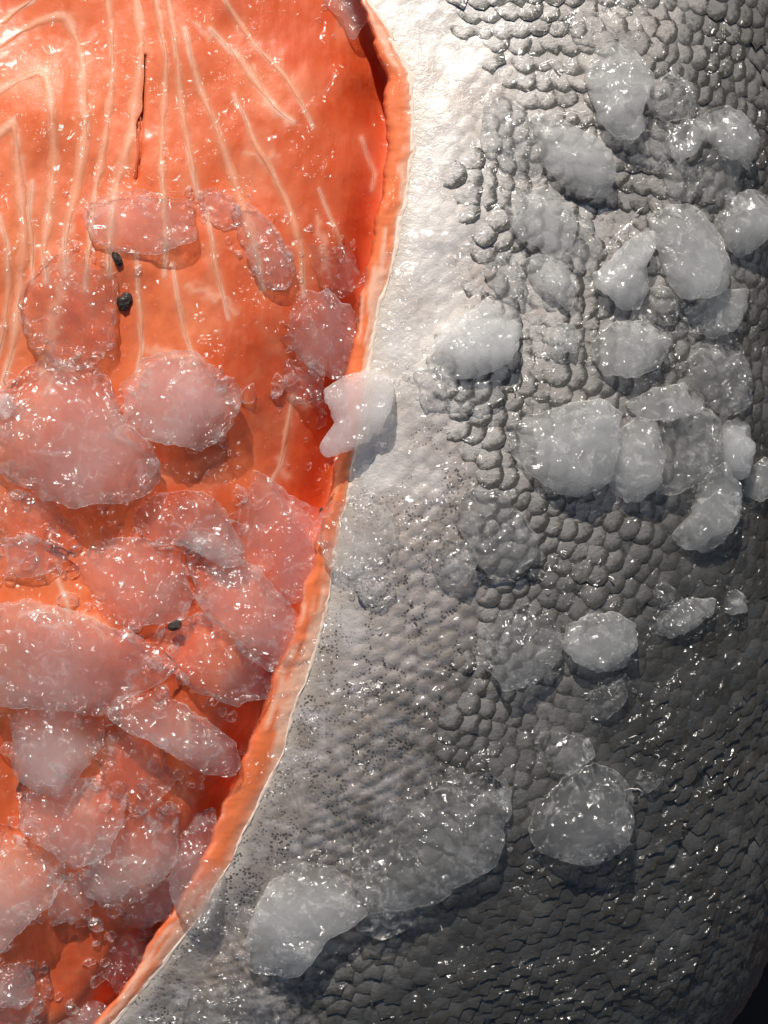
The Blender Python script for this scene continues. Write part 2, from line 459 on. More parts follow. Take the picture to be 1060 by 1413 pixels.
# sides of the body down to the counter on the edges away from the skin
I = np.arange(ny * nx).reshape(ny, nx)
loop = np.concatenate([I[0, ::-1], I[1:, 0], I[-1, 1:]])
V2 = V[loop].copy(); V2[:, 2] = ZC
n0 = len(V)
V = np.concatenate([V, V2]); C = np.concatenate([C, C[loop]])
k = np.arange(len(loop) - 1)
F = np.concatenate([F, np.stack([loop[:-1], n0 + k, n0 + k + 1, loop[1:]], 1)])
F = F[:, ::-1]
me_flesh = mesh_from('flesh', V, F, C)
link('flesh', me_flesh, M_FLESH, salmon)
BVHS = [(V, F)]

# ---- white fat lines, each a low ridge sunk into the flesh
for pts, wd in FAT:
    a = np.array(pts, float)
    seg = np.r_[0, np.cumsum(np.hypot(*np.diff(a, axis=0).T))]
    n = max(8, int(seg[-1] / 6))
    s_ = np.linspace(0, seg[-1], n)
    px = np.interp(s_, seg, a[:, 0]); py = np.interp(s_, seg, a[:, 1])
    for _k in range(4):
        px[1:-1] = (px[:-2] + 2 * px[1:-1] + px[2:]) / 4; py[1:-1] = (py[:-2] + 2 * py[1:-1] + py[2:]) / 4
    px += 0.25 * vnoise(col3(s_ / 23, s_ * 0 + wd), 71)
    tx, ty = np.gradient(px), np.gradient(py)
    ln = np.hypot(tx, ty) + 1e-6
    nxv, nyv = -ty / ln, tx / ln
    wv = wd * 1.25 * (0.85 + 0.45 * vnoise(col3(s_ / 21, s_ * 0 + 3.0), 72)) * np.clip(np.minimum(s_ + 3, seg[-1] - s_ + 3) / 90, 0.1, 1)
    rows = []
    for off, hh in ((-1.7, -0.00030), (-0.8, -0.00006), (0, 0.00002), (0.8, -0.00006), (1.7, -0.00030)):
        qx, qy = px + nxv * wv * off, py + nyv * wv * off
        zz = flesh_z(qx, qy) + 0.00022 + hh * (0.6 + 0.6 * (vnoise(col3(s_ / 9, s_ * 0 + off), 73) + 1) / 2)
        rows.append(at(qx, qy, zz))
    Vv = np.stack(rows, 1).reshape(-1, 3)
    Cf = np.tile(np.array([[0.80, 0.19, 0.065], [0.85, 0.36, 0.21], [0.90, 0.52, 0.37], [0.85, 0.36, 0.21], [0.80, 0.19, 0.065]]), (n, 1))
    fade = 0.30 + 0.60 * (0.5 + 0.5 * np.repeat(vnoise(col3(s_ / 30, s_ * 0 + wd), 74), 5))
    Cf = Cf * fade[:, None] + np.array([0.82, 0.24, 0.11]) * (1 - fade[:, None])
    link('fat_line', mesh_from('fat_line', Vv, grid_faces(n, 5)[:, ::-1], Cf), M_FLESH, salmon)

# ---- the standing rim of flesh beside the skin
ny2 = 900
yy2 = np.linspace(-290, 1740, ny2)
lx, ix = lipx(yy2), ripx(yy2)
zb = zbase(yy2)
prof = [(0.0, -0.0001), (0.10, 0.0000), (0.25, 0.0002), (0.4, 0.0003), (0.55, 0.0003), (0.7, 0.0002), (0.85, -0.0001), (0.94, -0.0007), (1.0, -0.0024), (1.03, -0.006), (1.0, -0.010), (0.95, -0.015), (0.9, -0.022)]
rows, cols = [], []
for f, dz in prof:
    qx = (lx - 1.0) + (ix - lx + 1.0) * f
    nz = fbm(col3(yy2 / 40, yy2 * 0 + f * 3), 3, 81)
    nz2 = fbm(col3(yy2 / 9, yy2 * 0 + f * 5), 2, 82)
    rows.append(at(qx + 1.2 * nz2, yy2, zb + dz + 0.0005 * nz * (0.2 + f) + 0.00015 * nz2))
    st = fbm(col3(yy2 / 75 + f * 2.6, yy2 * 0 + f * 4.0 + yy2 / 160), 4, 83)
    st = sstep(0.08, 0.6, st)
    c = np.array([0.82, 0.20, 0.065])[None, :] * np.ones((ny2, 1))
    c = mixc(c, st * 0.75, (0.92, 0.60, 0.44))
    c = mixc(c, np.full(ny2, float(np.clip(1 - f / 0.35, 0, 1)) * 0.6), (0.92, 0.66, 0.50))
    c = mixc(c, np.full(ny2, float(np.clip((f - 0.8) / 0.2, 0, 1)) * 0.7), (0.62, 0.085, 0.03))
    cols.append(c)
Vr = np.stack(rows, 1).reshape(-1, 3); Cr = np.stack(cols, 1).reshape(-1, 3)
Fr = grid_faces(ny2, len(prof))
link('flesh_rim', mesh_from('flesh_rim', Vr, Fr, Cr), M_RIM, salmon)
BVHS.append((Vr, Fr))

# ---- pale cut edge of the skin
prof = [(3.0, -0.0005), (1.2, 0.00004), (-0.6, 0.00010), (-2.4, 0.00012), (-4.2, 0.00002), (-6.0, -0.0007)]
rows = []
for f, dz in prof:
    wv = 1.1 + 0.7 * fbm(col3(yy2 / 35, yy2 * 0), 3, 91)
    n2 = fbm(col3(yy2 / 8, yy2 * 0 + f), 2, 92)
    rows.append(at(lx + f * wv + 0.7 * n2, yy2, zb + dz + 0.0002 * n2))
Ve = np.stack(rows, 1).reshape(-1, 3)
link('skin_edge', mesh_from('skin_edge', Ve, grid_faces(ny2, len(prof))), M_EDGE, salmon)

# ---- skin: loft from the lip over the flank to the underside
SIL = np.array([(1200, -420), (1165, -200), (1135, 0), (1120, 300), (1125, 600), (1120, 900), (1110, 1150), (1052, 1335), (945, 1475), (830, 1620), (700, 1800), (500, 2000)], float)
NT_, NA = 760, 300
yl = np.linspace(-290, 1740, NT_)
Lp = at(lipx(yl) + 0.5, yl, zbase(yl))
seg = np.r_[0, np.cumsum(np.linalg.norm(np.diff(Lp, axis=0), axis=1))]
ys = np.interp(np.linspace(0, seg[-1], NT_), seg, yl)
Lp = at(lipx(ys) + 0.5, ys, zbase(ys))
bS = np.linspace(0, seg[-1], NT_)
HH = 0.078
sil_t = np.r_[0, np.cumsum(np.hypot(*np.diff(SIL, axis=0).T))]; sil_t /= sil_t[-1]
tt = np.linspace(0, 1, NT_)
sx = np.interp(tt, sil_t, SIL[:, 0]); sy = np.interp(tt, sil_t, SIL[:, 1])
kk = np.hanning(61); kk /= kk.sum()
sx = np.convolve(np.pad(sx, 30, mode='reflect', reflect_type='odd'), kk, 'valid')
sy = np.convolve(np.pad(sy, 30, mode='reflect', reflect_type='odd'), kk, 'valid')
Sp = at(sx, sy, zbase(ys) - HH)
th = np.concatenate([np.linspace(0, math.radians(100), NA - 24), np.linspace(math.radians(101), math.radians(165), 24)])
dxy = (Sp - Lp)[:, :2]
PX = Lp[:, None, 0] + dxy[:, None, 0] * np.sin(th)[None, :]
PY = Lp[:, None, 1] + dxy[:, None, 1] * np.sin(th)[None, :]
PZ = Lp[:, None, 2] - HH * (1 - np.cos(th))[None, :]
SK = np.stack([PX, PY, PZ], -1)
# broad unevenness
du = np.gradient(SK, axis=0); dv = np.gradient(SK, axis=1)
NR = np.cross(du, dv)
NR /= np.linalg.norm(NR, axis=-1, keepdims=True)
if NR[NT_ // 2, 5, 2] < 0: NR = -NR
arc = np.concatenate([np.zeros((NT_, 1)), np.cumsum(np.linalg.norm(np.diff(SK, axis=1), axis=-1), 1)], 1)
bb = np.repeat(bS[:, None], NA, 1)
a_px, b_px = arc / S, bb / S
flat = SK.reshape(-1, 3)
fadeL = sstep(0, 60, a_px)
SK = SK + NR * (0.0016 * fbm(flat / 0.045, 3, 101).reshape(NT_, NA) * fadeL)[..., None]
SK0 = SK.copy()
# scale lattice
ROT = math.radians(48)
PG, PR = 21.0, 28.0
def lattice_to_ab(g, r):
    return g * math.cos(ROT) - r * math.sin(ROT), g * math.sin(ROT) + r * math.cos(ROT)
wa = 8 * fbm(flat / 0.03, 2, 111).reshape(NT_, NA); wb = 8 * fbm(flat / 0.03 + 7.7, 2, 112).reshape(NT_, NA)
ga = (a_px + wa) * math.cos(ROT) + (b_px + wb) * math.sin(ROT)
ra = -(a_px + wa) * math.sin(ROT) + (b_px + wb) * math.cos(ROT)
gi = np.floor(ga / PG)
best = np.full(ga.shape, -1.0)
for dg in (-1, 0, 1):
    for dr in (-1, 0, 1):
        row = gi + dg
        rr = np.floor(ra / PR - 0.5 * (row % 2)) + dr
        jx = (_hash(row.ravel(), rr.ravel(), rr.ravel() * 0, 3).reshape(ga.shape) - 0.5) * 3
        jy = (_hash(row.ravel(), rr.ravel(), rr.ravel() * 0, 4).reshape(ga.shape) - 0.5) * 3
        cg = (row + 0.5) * PG + jy; cr = (rr + 0.5 + 0.5 * (row % 2)) * PR + jx
        q2 = ((ga - cg) / (PG * 0.62)) ** 2 + ((ra - cr) / (PR * 0.60)) ** 2
        best = np.maximum(best, 1 - q2)
dome = np.clip(best, 0, 1)
v_ = (ys / 1413.0)[:, None] * np.ones((1, NA))
bare_lim = 110 + 130 * sstep(0.25, 0.7, v_) + 60 * fbm(flat / 0.03, 2, 121).reshape(NT_, NA)
bare = 1 - sstep(bare_lim - 70, bare_lim + 40, a_px)
dh = ((0.00028 + 0.00017 * sstep(0.4, 0.65, v_) + (0.00008 + 0.00020 * sstep(0.45, 0.65, v_)) * bare) * dome ** 0.8 * (0.2 + 0.8 * sstep(20, 130, a_px)))
wr = 0.00022 * fbm(flat / 0.0055, 2, 131).reshape(NT_, NA)
SK = SK + NR * ((dh + wr * (0.5 + 0.8 * bare)) * fadeL)[..., None]
Fs = grid_faces(NT_, NA)
Vs = SK.reshape(-1, 3)
nrm = np.cross(Vs[Fs[1000, 1]] - Vs[Fs[1000, 0]], Vs[Fs[1000, 3]] - Vs[Fs[1000, 0]])
if nrm[2] < 0: Fs = Fs[:, ::-1]
link('skin', mesh_from('skin', Vs, Fs, None, {'dome': dome.ravel(), 'bare': bare.ravel(), 'band': (0.85 * np.exp(-(a_px / (13 + 7 * fbm(flat / 0.006, 2, 141).reshape(NT_, NA))) ** 2)).ravel()}), M_SKIN, salmon)
BVHS.append((Vs, Fs))
ZLOW = float(Vs[:, 2].min())

# ---- scales
def scale_template(kind):
    """shield shaped plate: rounded or ragged free edge, slightly domed; +y is the free edge"""
    ring = 12
    vs, ed = [(0, -0.05, 0.20)], [0.05]
    spiky = kind >= 4
    ph = random.random() * 6
    for ri, (rad, hz) in enumerate(((0.55, 0.15), (1.0, 0.0))):
        for k_ in range(ring):
            a_ = 2 * math.pi * (k_ + 0.5 * ri) / ring
            x_, y_ = math.cos(a_), math.sin(a_)
            r_ = rad * (1 + 0.03 * math.sin(3 * a_ + ph) + 0.035 * random.uniform(-1, 1))
            if y_ > 0: r_ *= 1 + 0.07 * abs(x_ * y_) * 2            # squarish rear end
            z_ = hz + 0.02 * random.uniform(-1, 1)
            if spiky and y_ > 0.0 and ri == 1: r_ *= 1.16 if k_ % 2 else 0.90
            vs.append((x_ * r_ * 0.54, y_ * r_ * 0.58, z_))
            ed.append(0.24 + 0.22 * y_ if ri == 0 else 0.90 + 0.45 * y_)
    fs = []
    for k_ in range(ring):
        n_ = (k_ + 1) % ring
        o1, o2 = 1, 1 + ring
        fs += [(0, 1 + k_, 1 + n_), (o1 + k_, o2 + k_, o1 + n_), (o2 + k_, o2 + n_, o1 + n_)]
    return np.array(vs), np.array(fs), np.array(ed)
TPL = [scale_template(k_) for k_ in range(8)]
TME = []
for vs, fs, ed in TPL:
    m_ = mesh_from('scale', vs, fs, None, {'edge': ed})
    m_.materials.append(M_SCALE)
    TME.append(m_)

da = arc[0, 1] - arc[0, 0]
cand = []
gmax = int((1000 + 2400) / PG) + 4
for row in range(-5, gmax):
    for rr in range(-45, 90):
        h1 = _hash(np.array([row]), np.array([rr]), np.array([0]), 3)[0]; h2 = _hash(np.array([row]), np.array([rr]), np.array([0]), 4)[0]
        g_ = (row + 0.5) * PG + (h2 - 0.5) * 3; r_ = (rr + 0.5 + 0.5 * (row % 2)) * PR + (h1 - 0.5) * 3
        a_, b_ = lattice_to_ab(g_, r_)
        if a_ < 60 or b_ < 0 or b_ > bS[-1] / S: continue
        i_ = int(round(b_ / (bS[-1] / S) * (NT_ - 1)))
        if i_ < 2 or i_ > NT_ - 3: continue
        if a_ * S > arc[i_, -26]: continue
        j_ = int(np.searchsorted(arc[i_], a_ * S))
        a2, b2 = a_ - wa[i_, j_], b_ - wb[i_, j_]
        i_ = int(np.clip(round(b2 / (bS[-1] / S) * (NT_ - 1)), 2, NT_ - 3))
        j_ = int(np.clip(np.searchsorted(arc[i_], a2 * S), 2, NA - 27))
        if bare[i_, j_] > 0.05 + 0.45 * random.random() or random.random() < 0.02: continue
        p = SK0[i_, j_]; n = NR[i_, j_]
        view = np.array([0, 0, D]) - p
        view /= np.linalg.norm(view)
        facing = float(view @ n)
        if facing < -0.12: continue
        kz = D / (D - p[2])
        px, py = 530 + p[0] / S * kz, 706.5 - p[1] / S * kz
        if not (-30 < px < 1090 and -40 < py < 1450): continue
        ta = (SK0[i_, j_ + 1] - SK0[i_, j_ - 1]); ta /= np.linalg.norm(ta)
        tb = (SK0[i_ + 1, j_] - SK0[i_ - 1, j_]); tb /= np.linalg.norm(tb)
        cand.append((max(facing, 0.02), px, py, p, n, ta, tb, bare[i_, j_], v_[i_, j_]))
def scale_matrix(c):
    f, px, py, p, n, ta, tb, vv, a2 = c
    ang = ROT + random.gauss(0, 0.06)
    ragged = (px * 0.6 + py > 1560 + random.gauss(0, 90))
    d = ta * math.cos(ang) + tb * math.sin(ang)
    
    d = Vector(d); n = Vector(n)
    d = (d - n * d.dot(n)).normalized()
    lift = random.gauss(0.044 + 0.045 * float(sstep(0.35, 0.65, np.array(a2))), 0.014) + (0.12 * random.random() if ragged else 0)
    d = (d + n * lift).normalized()
    x = d.cross(n).normalized()
    n2 = x.cross(d).normalized()
    sz = 36 * S * random.uniform(0.97, 1.08)
    low = float(sstep(0.35, 0.65, np.array(a2)))
    zk = random.uniform(0.09, 0.14) + 0.20 * low
    zk *= 1 - 0.6 * vv
    loc = Vector(p) + n * (0.00016 + 0.00006 * random.random() + 0.00006 * low - 0.00040 * vv)
    m = Matrix.Identity(4)
    for r in range(3):
        m[r][0] = x[r] * sz * random.uniform(0.95, 1.1); m[r][1] = d[r] * sz; m[r][2] = n2[r] * sz * zk; m[r][3] = loc[r]
    ti = random.randrange(4, 8) if (ragged and random.random() < 0.8) else random.randrange(0, 4)
    if not ragged and random.random() < 0.12: ti = random.randrange(4, 8)
    return m, ti
cand.sort(key=lambda c: -(c[0] if (0 < c[1] < 1060 and 0 < c[2] < 1413) else 0.01))
SV, SF, SE, nb0 = [], [], [], 0
for k_, c in enumerate(cand):
    m, ti = scale_matrix(c)
    if k_ < 300:
        o = bpy.data.objects.new('scale', TME[ti])
        COL.objects.link(o)
        o.parent = salmon
        o.matrix_world = m
    else:
        vs, fs, ed = TPL[ti]
        mm = np.array(m)
        SV.append(vs @ mm[:3, :3].T + mm[:3, 3]); SF.append(fs + nb0); SE.append(ed); nb0 += len(vs)
o = link('scales', mesh_from('scales', np.concatenate(SV), np.concatenate(SF), None, {'edge': np.concatenate(SE)}), M_SCALE, salmon)
o['kind'] = 'stuff'
print('scales', len(cand))

# ---- counter under everything
ZCN = min(ZLOW, ZC) - 0.002
nb = 40
gx = np.linspace(-1.5, 1.5, nb)
Vc = np.stack(np.meshgrid(gx, gx, indexing='ij') + [np.full((nb, nb), ZCN)], -1).reshape(-1, 3)
o = link('counter', mesh_from('counter', Vc, grid_faces(nb, nb)), M_COUNTER)
o['kind'] = 'structure'
o['label'] = 'dark brown counter under the fish'

# ------------------------------------------------------------------ ice
allV, allF, off = [], [], 0
for v, f in BVHS:
    allV.append(v); allF.append(f + off); off += len(v)
allV = np.concatenate(allV); allF = np.concatenate(allF)
BVH = BVHTree.FromPolygons([tuple(v) for v in allV.tolist()], [tuple(f) for f in allF.tolist()])
CAMP = Vector((0, 0, D))
def hit(px, py):
    r = BVH.ray_cast(CAMP, ray(px, py).normalized())
    if r[0] is None: return None
    n = r[1]
    if n.z < 0: n = -n
    return r[0], n

def ico(sub):
    import bmesh
    bm = bmesh.new()
    bmesh.ops.create_icosphere(bm, subdivisions=sub, radius=1.0)
    bm.verts.ensure_lookup_table()
    v = np.array([x.co[:] for x in bm.verts]); f = np.array([[y.index for y in x.verts] for x in bm.faces])
    bm.free()
    return v, f
ICO = {4: ico(4), 5: ico(5), 6: ico(6)}

def ice(name, kind, label, group, pts, hf=0.40, lift=0.0, center=None, facet=1.0):
    pts = np.array(pts, float)
    # area centroid of the outline
    x, y = pts[:, 0], pts[:, 1]
    x2, y2 = np.roll(x, -1), np.roll(y, -1)
    cr = x * y2 - x2 * y
    A = cr.sum() / 2
    cx, cy = ((x + x2) * cr).sum() / (6 * A), ((y + y2) * cr).sum() / (6 * A)
    if center: cx, cy = center
    # footing: mean of several hits under the outline
    hs = [hit(cx + (qx - cx) * t_, cy + (qy - cy) * t_) for qx, qy in pts[::2] for t_ in (0.0, 0.35, 0.7)]
    hs = [h for h in hs if h]
    nrm = Vector((0, 0, 0)); zs = []
    for p_, n_ in hs:
        if n_.z > 0.25 or group != GF: nrm += n_
        zs.append(p_.z)
    nrm = (nrm.normalized() + Vector((0, 0, 2.0 if group == GF else 0.5))).normalized()
    c0, _ = hit(cx, cy)
    zm = 0.35 * c0.z + 0.65 * float(np.quantile(zs, 0.65))
    c0 = Vector(at(np.array(cx), np.array(cy), np.array(zm)).tolist())
    size = math.sqrt(abs(A)) * S
    h = size * hf * 0.54
    C0 = c0 + nrm * (h * 0.36 + lift)
    # plane frame
    X_ = Vector((1, 0, 0)); X_ = (X_ - nrm * X_.dot(nrm)).normalized(); Y_ = nrm.cross(X_)
    loc2 = []
    cen = None
    for qx, qy in [(cx, cy)] + [tuple(q) for q in pts]:
        d = ray(qx, qy)
        t_ = (C0 - CAMP).dot(nrm) / d.dot(nrm)
        p_ = CAMP + d * t_
        loc2.append(((p_ - C0).dot(X_), (p_ - C0).dot(Y_)))
    loc2 = np.array(loc2); cen = loc2[0]; poly = loc2[1:] - cen
    # radial function of the outline
    nph = 180
    ph = np.linspace(-math.pi, math.pi, nph, endpoint=False)
    rr = np.zeros(nph)
    dx, dy = np.cos(ph), np.sin(ph)
    for a, b in zip(poly, np.roll(poly, -1, 0)):
        e = b - a
        den = dx * e[1] - dy * e[0]
        den = np.where(np.abs(den) < 1e-12, 1e-12, den)
        t_ = (a[0] * e[1] - a[1] * e[0]) / den
        u_ = (a[0] * dy - a[1] * dx) / den
        ok = (t_ > 0) & (u_ >= -1e-6) & (u_ <= 1 + 1e-6)
        rr = np.where(ok, np.maximum(rr, t_), rr)
    med = np.median(rr[rr > 0])
    rr[rr <= 0] = med
    kz = np.exp(-np.linspace(-1.6, 1.6, 5) ** 2); kz /= kz.sum()
    rr = np.convolve(np.r_[rr[-2:], rr, rr[:2]], kz, 'valid')
    rr = rr * (1 + (0.0 if facet == 0 else (0.045 if group == GF else 0.022)) * fbm(np.stack([np.cos(ph) * 3.2 + cx, np.sin(ph) * 3.2 + cy, ph * 0], 1), 3, 7, 0.7))
    sub = 6 if size > 0.0165 else (5 if size > 0.0080 else 4)
    dv_, fv = ICO[sub]
    seed = int(abs(cx) * 7 + abs(cy) * 13) % 9973
    phi = np.arctan2(dv_[:, 1], dv_[:, 0])
    R = np.interp(phi, np.r_[ph, math.pi], np.r_[rr, rr[0]])
    s_ = np.hypot(dv_[:, 0], dv_[:, 1])
    sp = s_ ** 0.72
    xx_ = R * sp * np.cos(phi); yy_ = R * sp * np.sin(phi)
    zz_ = np.sign(dv_[:, 2]) * np.abs(dv_[:, 2]) ** 0.85 * h
    zz_ = np.where(zz_ < 0, zz_ * 0.7, zz_)
    p = np.stack([xx_, yy_, zz_], 1)
    # lumps: thick and thin areas
    lum = fbm(p / (size * 0.55) + seed, 3, seed)
    up = np.clip(dv_[:, 2], 0, 1)
    p[:, 2] += h * 0.42 * lum * (0.3 + up)
    # broken facets
    rg = random.Random(seed)
    for _ in range(int((11 if group == GF else 6) * facet)):
        n_ = np.array([rg.gauss(0, 1), rg.gauss(0, 1), rg.uniform(1.2, 3.0)]); n_ /= np.linalg.norm(n_)
        dd = p @ n_
        lim = np.quantile(dd, rg.uniform(0.80 if group == GF else 0.86, 0.96))
        over = np.maximum(dd - lim, 0) * sstep(-0.25, 0.25, dv_[:, 2])
        over = np.minimum(over, np.maximum(p[:, 2] + 0.25 * h, 0) * 0.8 / n_[2])
        p -= (over * 0.93)[:, None] * n_[None, :]
    nn = dv_ / np.array([1, 1, max(0.35, h / size)])[None, :]
    nn /= np.linalg.norm(nn, axis=1, keepdims=True)
    p += nn * (0.00052 * fbm(p / 0.0040 + seed, 3, seed + 5, 0.6) + 0.00024 * fbm(p / 0.0013 + seed, 2, seed + 9))[:, None] * min(1.0, size / 0.012 + 0.3)
    # melted pits
    pit = sstep(0.45, 0.9, vnoise(p / 0.0030 + seed * 1.7, seed + 11))
    p -= nn * (0.0006 * pit)[:, None]
    M = np.array([X_[:], Y_[:], nrm[:]]).T
    W = (p + np.array([cen[0], cen[1], 0])) @ M.T
    me = mesh_from(name, W, fv)
    o = link(name, me, (ICE if group == GF else ICE_SKIN)[kind], None, C0)
    tag(o, label, 'ice', group)
    return o

GF = 'crushed ice chunks lying on the cut flesh'
GS = 'crushed ice chunks lying on the fish skin'
# (kind 0 clear .. 3 white, label, outline, height factor, lift in mm)
FLESH_ICE = [
 (1, 'wide frosted ice chunk with a jagged lower edge just above the two dark seeds', [(117,270),(153,264),(204,261),(239,274),(267,278),(271,300),(267,331),(244,341),(224,351),(188,352),(158,346),(127,331),(118,300)], .42, 1.0),
 (1, 'small pale ice nugget right of the wide frosted chunk', [(266,280),(285,265),(306,264),(331,290),(326,306),(311,316),(295,303),(278,297)], .45, 1.0),
 (1, 'slanting pink ice chunk with a rounded lower tip, right of the small nugget', [(323,300),(346,289),(377,316),(397,346),(405,372),(392,396),(367,390),(351,367),(336,336)], .40, .5),
 (0, 'large clear lumpy ice chunk left of the lower dark seed', [(30,390),(55,358),(100,342),(145,350),(163,380),(160,430),(158,470),(145,495),(105,512),(70,497),(48,482),(22,435)], .45, .5),
 (1, 'rounded triangular ice chunk just above left of the bent white piece', [(383,440),(398,415),(425,409),(455,412),(480,432),(499,456),(494,482),(478,510),(460,519),(440,508),(415,488),(394,465)], .45, 2.5),
 (3, 'bent milky white ice piece with a tail hanging over the flesh rim', [(460,525),(475,518),(493,515),(507,511),(523,511),(536,519),(545,534),(545,550),(538,570),(525,590),(507,609),(486,622),(466,628),(452,632),(443,627),(440,615),(448,602),(463,585),(456,568),(449,552),(449,538)], .50, 2.0),
 (1, 'clear edged ice chunk straddling the flesh rim onto the skin below the bent white piece', [(446,705),(468,688),(500,682),(530,700),(547,735),(540,760),(515,781),(480,789),(458,777),(443,745)], .42, .6),
 (2, 'rounded milky pink ice chunk alone in the middle of the flesh', [(178,536),(204,506),(239,490),(280,500),(300,519),(323,536),(321,567),(306,597),(275,613),(239,606),(204,597),(178,577)], .45, 1.0),
 (1, 'largest ice mass at the left with bright wet sparkle on its upper half', [(10,547),(46,516),(71,503),(132,516),(153,552),(168,587),(204,618),(206,643),(188,674),(153,684),(102,686),(51,674),(15,654),(-15,613),(-10,577)], .40, 1.0),
 (3, 'small white ice bit at the left picture edge beside the largest mass', [(-15,545),(15,545),(24,558),(10,577),(-15,580)], .5, 2.5),
 (1, 'big pitted pink ice chunk leaning on the inside of the flesh rim', [(309,705),(331,679),(357,663),(397,689),(433,705),(444,730),(439,776),(428,812),(397,823),(372,811),(346,781),(321,745)], .45, 2.5),
 (1, 'flat cloudy ice chunk left of the big pitted chunk by the rim', [(190,715),(214,690),(255,682),(290,692),(316,725),(326,757),(285,764),(255,748),(214,748),(197,737)], .40, .8),
 (2, 'narrow whitish ice splinter lying across the tops of its neighbours', [(243,740),(265,734),(295,740),(321,760),(332,777),(306,779),(280,767),(260,751)], .6, 5.0),
 (1, 'large oblong ice chunk slanting down right with a smooth rounded end against the rim', [(265,777),(285,766),(326,776),(357,796),(387,827),(407,852),(413,883),(402,908),(387,922),(367,918),(336,898),(316,868),(288,847),(276,811)], .45, 3.0),
 (1, 'knobbly ice chunk with a hooked lower edge above the lowest dark seed', [(97,776),(127,750),(168,744),(214,750),(250,760),(255,786),(266,822),(255,853),(224,863),(194,863),(163,878),(143,852),(117,827),(97,806)], .42, 1.2),
 (1, 'flattish ice piece at the left picture edge under the largest mass', [(-15,750),(41,742),(76,754),(99,766),(61,788),(25,793),(-15,790)], .5, .8),
 (1, 'broad lumpy ice mass at the left below the middle, wider than any near it', [(-15,850),(45,838),(95,850),(140,870),(190,885),(223,915),(210,940),(170,962),(130,986),(95,976),(50,970),(10,960),(-15,940)], .42, .6),
 (0, 'clear ice chunk half under the smooth oblong chunk, right of the broad mass', [(205,890),(245,860),(285,855),(310,870),(340,900),(376,930),(355,956),(315,966),(270,950),(240,925),(215,910)], .42, .2),
 (2, 'milky heart shaped ice chunk with a blunt lower point under the broad mass', [(22,1037),(24,996),(46,970),(76,965),(107,990),(138,996),(133,1027),(112,1057),(92,1088),(76,1097),(46,1080),(24,1063)], .5, 3.0),
 (1, 'long tongue shaped ice chunk pointing down right towards the flesh rim', [(158,991),(178,968),(224,962),(260,985),(300,1011),(321,1027),(321,1052),(311,1071),(280,1063),(244,1042),(214,1020),(183,1009)], .5, 3.0),
 (1, 'frosted ice chunk tucked under the heart shaped one', [(28,1093),(46,1076),(87,1076),(132,1083),(163,1108),(158,1139),(143,1170),(102,1191),(76,1170),(38,1144)], .42, .6),
 (0, 'clear watery ice chunk under the tongue shaped one', [(132,1022),(168,1015),(214,1037),(241,1073),(214,1100),(194,1120),(168,1108),(143,1078)], .4, .2),
 (1, 'wedge shaped ice chunk with sharp top right corner low on the flesh', [(121,1215),(137,1175),(153,1144),(183,1130),(235,1125),(240,1159),(235,1190),(214,1220),(188,1238),(153,1247),(122,1237)], .5, 3.0),
 (1, 'small rounded ice chunk below the wedge shaped one', [(172,1261),(192,1236),(219,1215),(240,1215),(252,1251),(229,1267),(204,1278),(178,1275)], .5, 2.2),
 (1, 'tall narrow ice chunk resting on the flesh rim beside the wedge shaped one', [(237,1210),(249,1170),(265,1134),(296,1120),(296,1149),(294,1185),(304,1210),(295,1246),(280,1272),(260,1273),(243,1246)], .5, 2.5),
 (1, 'large pink ice chunk cut by the left picture edge near the bottom', [(-20,1149),(31,1149),(61,1170),(84,1185),(82,1220),(66,1246),(41,1266),(15,1292),(-5,1310),(-30,1290),(-30,1200)], .45, 1.5),
 (1, 'small ice chunk wedged between the large left edge chunk and the wedge shaped one', [(66,1251),(82,1226),(102,1195),(132,1175),(135,1205),(125,1246),(102,1269),(76,1269)], .45, .6),
 (2, 'milky ice lump at the left picture edge in the bottom corner', [(-15,1338),(25,1332),(46,1353),(43,1378),(20,1390),(-15,1386)], .6, 3.0),
 (0, 'clear ice piece under the milky lump in the bottom left corner', [(-20,1390),(8,1360),(40,1340),(62,1342),(66,1370),(50,1400),(30,1426),(-20,1432)], .4, .3),
 (2, 'white domed ice chunk cut by the bottom picture edge', [(58,1415),(85,1393),(110,1384),(135,1388),(160,1405),(166,1428),(110,1445),(62,1435)], .5, 2.0),
 (0, 'clear thin ice piece on the dark flesh near the lower end of the rim', [(138,1268),(170,1278),(205,1280),(216,1302),(195,1340),(162,1366),(142,1335),(132,1300)], .35, .3),
 (1, 'ice chunk at the top picture edge hanging beside the upper end of the rim', [(400,-20),(430,2),(452,10),(470,22),(478,46),(488,51),(500,30),(509,5),(505,-25),(440,-30)], .5, 2.0),
 (0, 'clear melted ice piece above the rounded triangular chunk', [(426,331),(453,324),(489,355),(496,387),(471,409),(443,389)], .35, .3),
 (0, 'small clear melted ice bit left below the rounded triangular chunk', [(392,497),(420,485),(446,512),(440,547),(415,552),(395,532)], .35, .2),
 (0, 'clear flat ice piece at the left picture edge directly under the largest mass', [(-15,690),(30,678),(70,698),(102,733),(80,752),(30,743),(-15,743)], .38, .2),
]
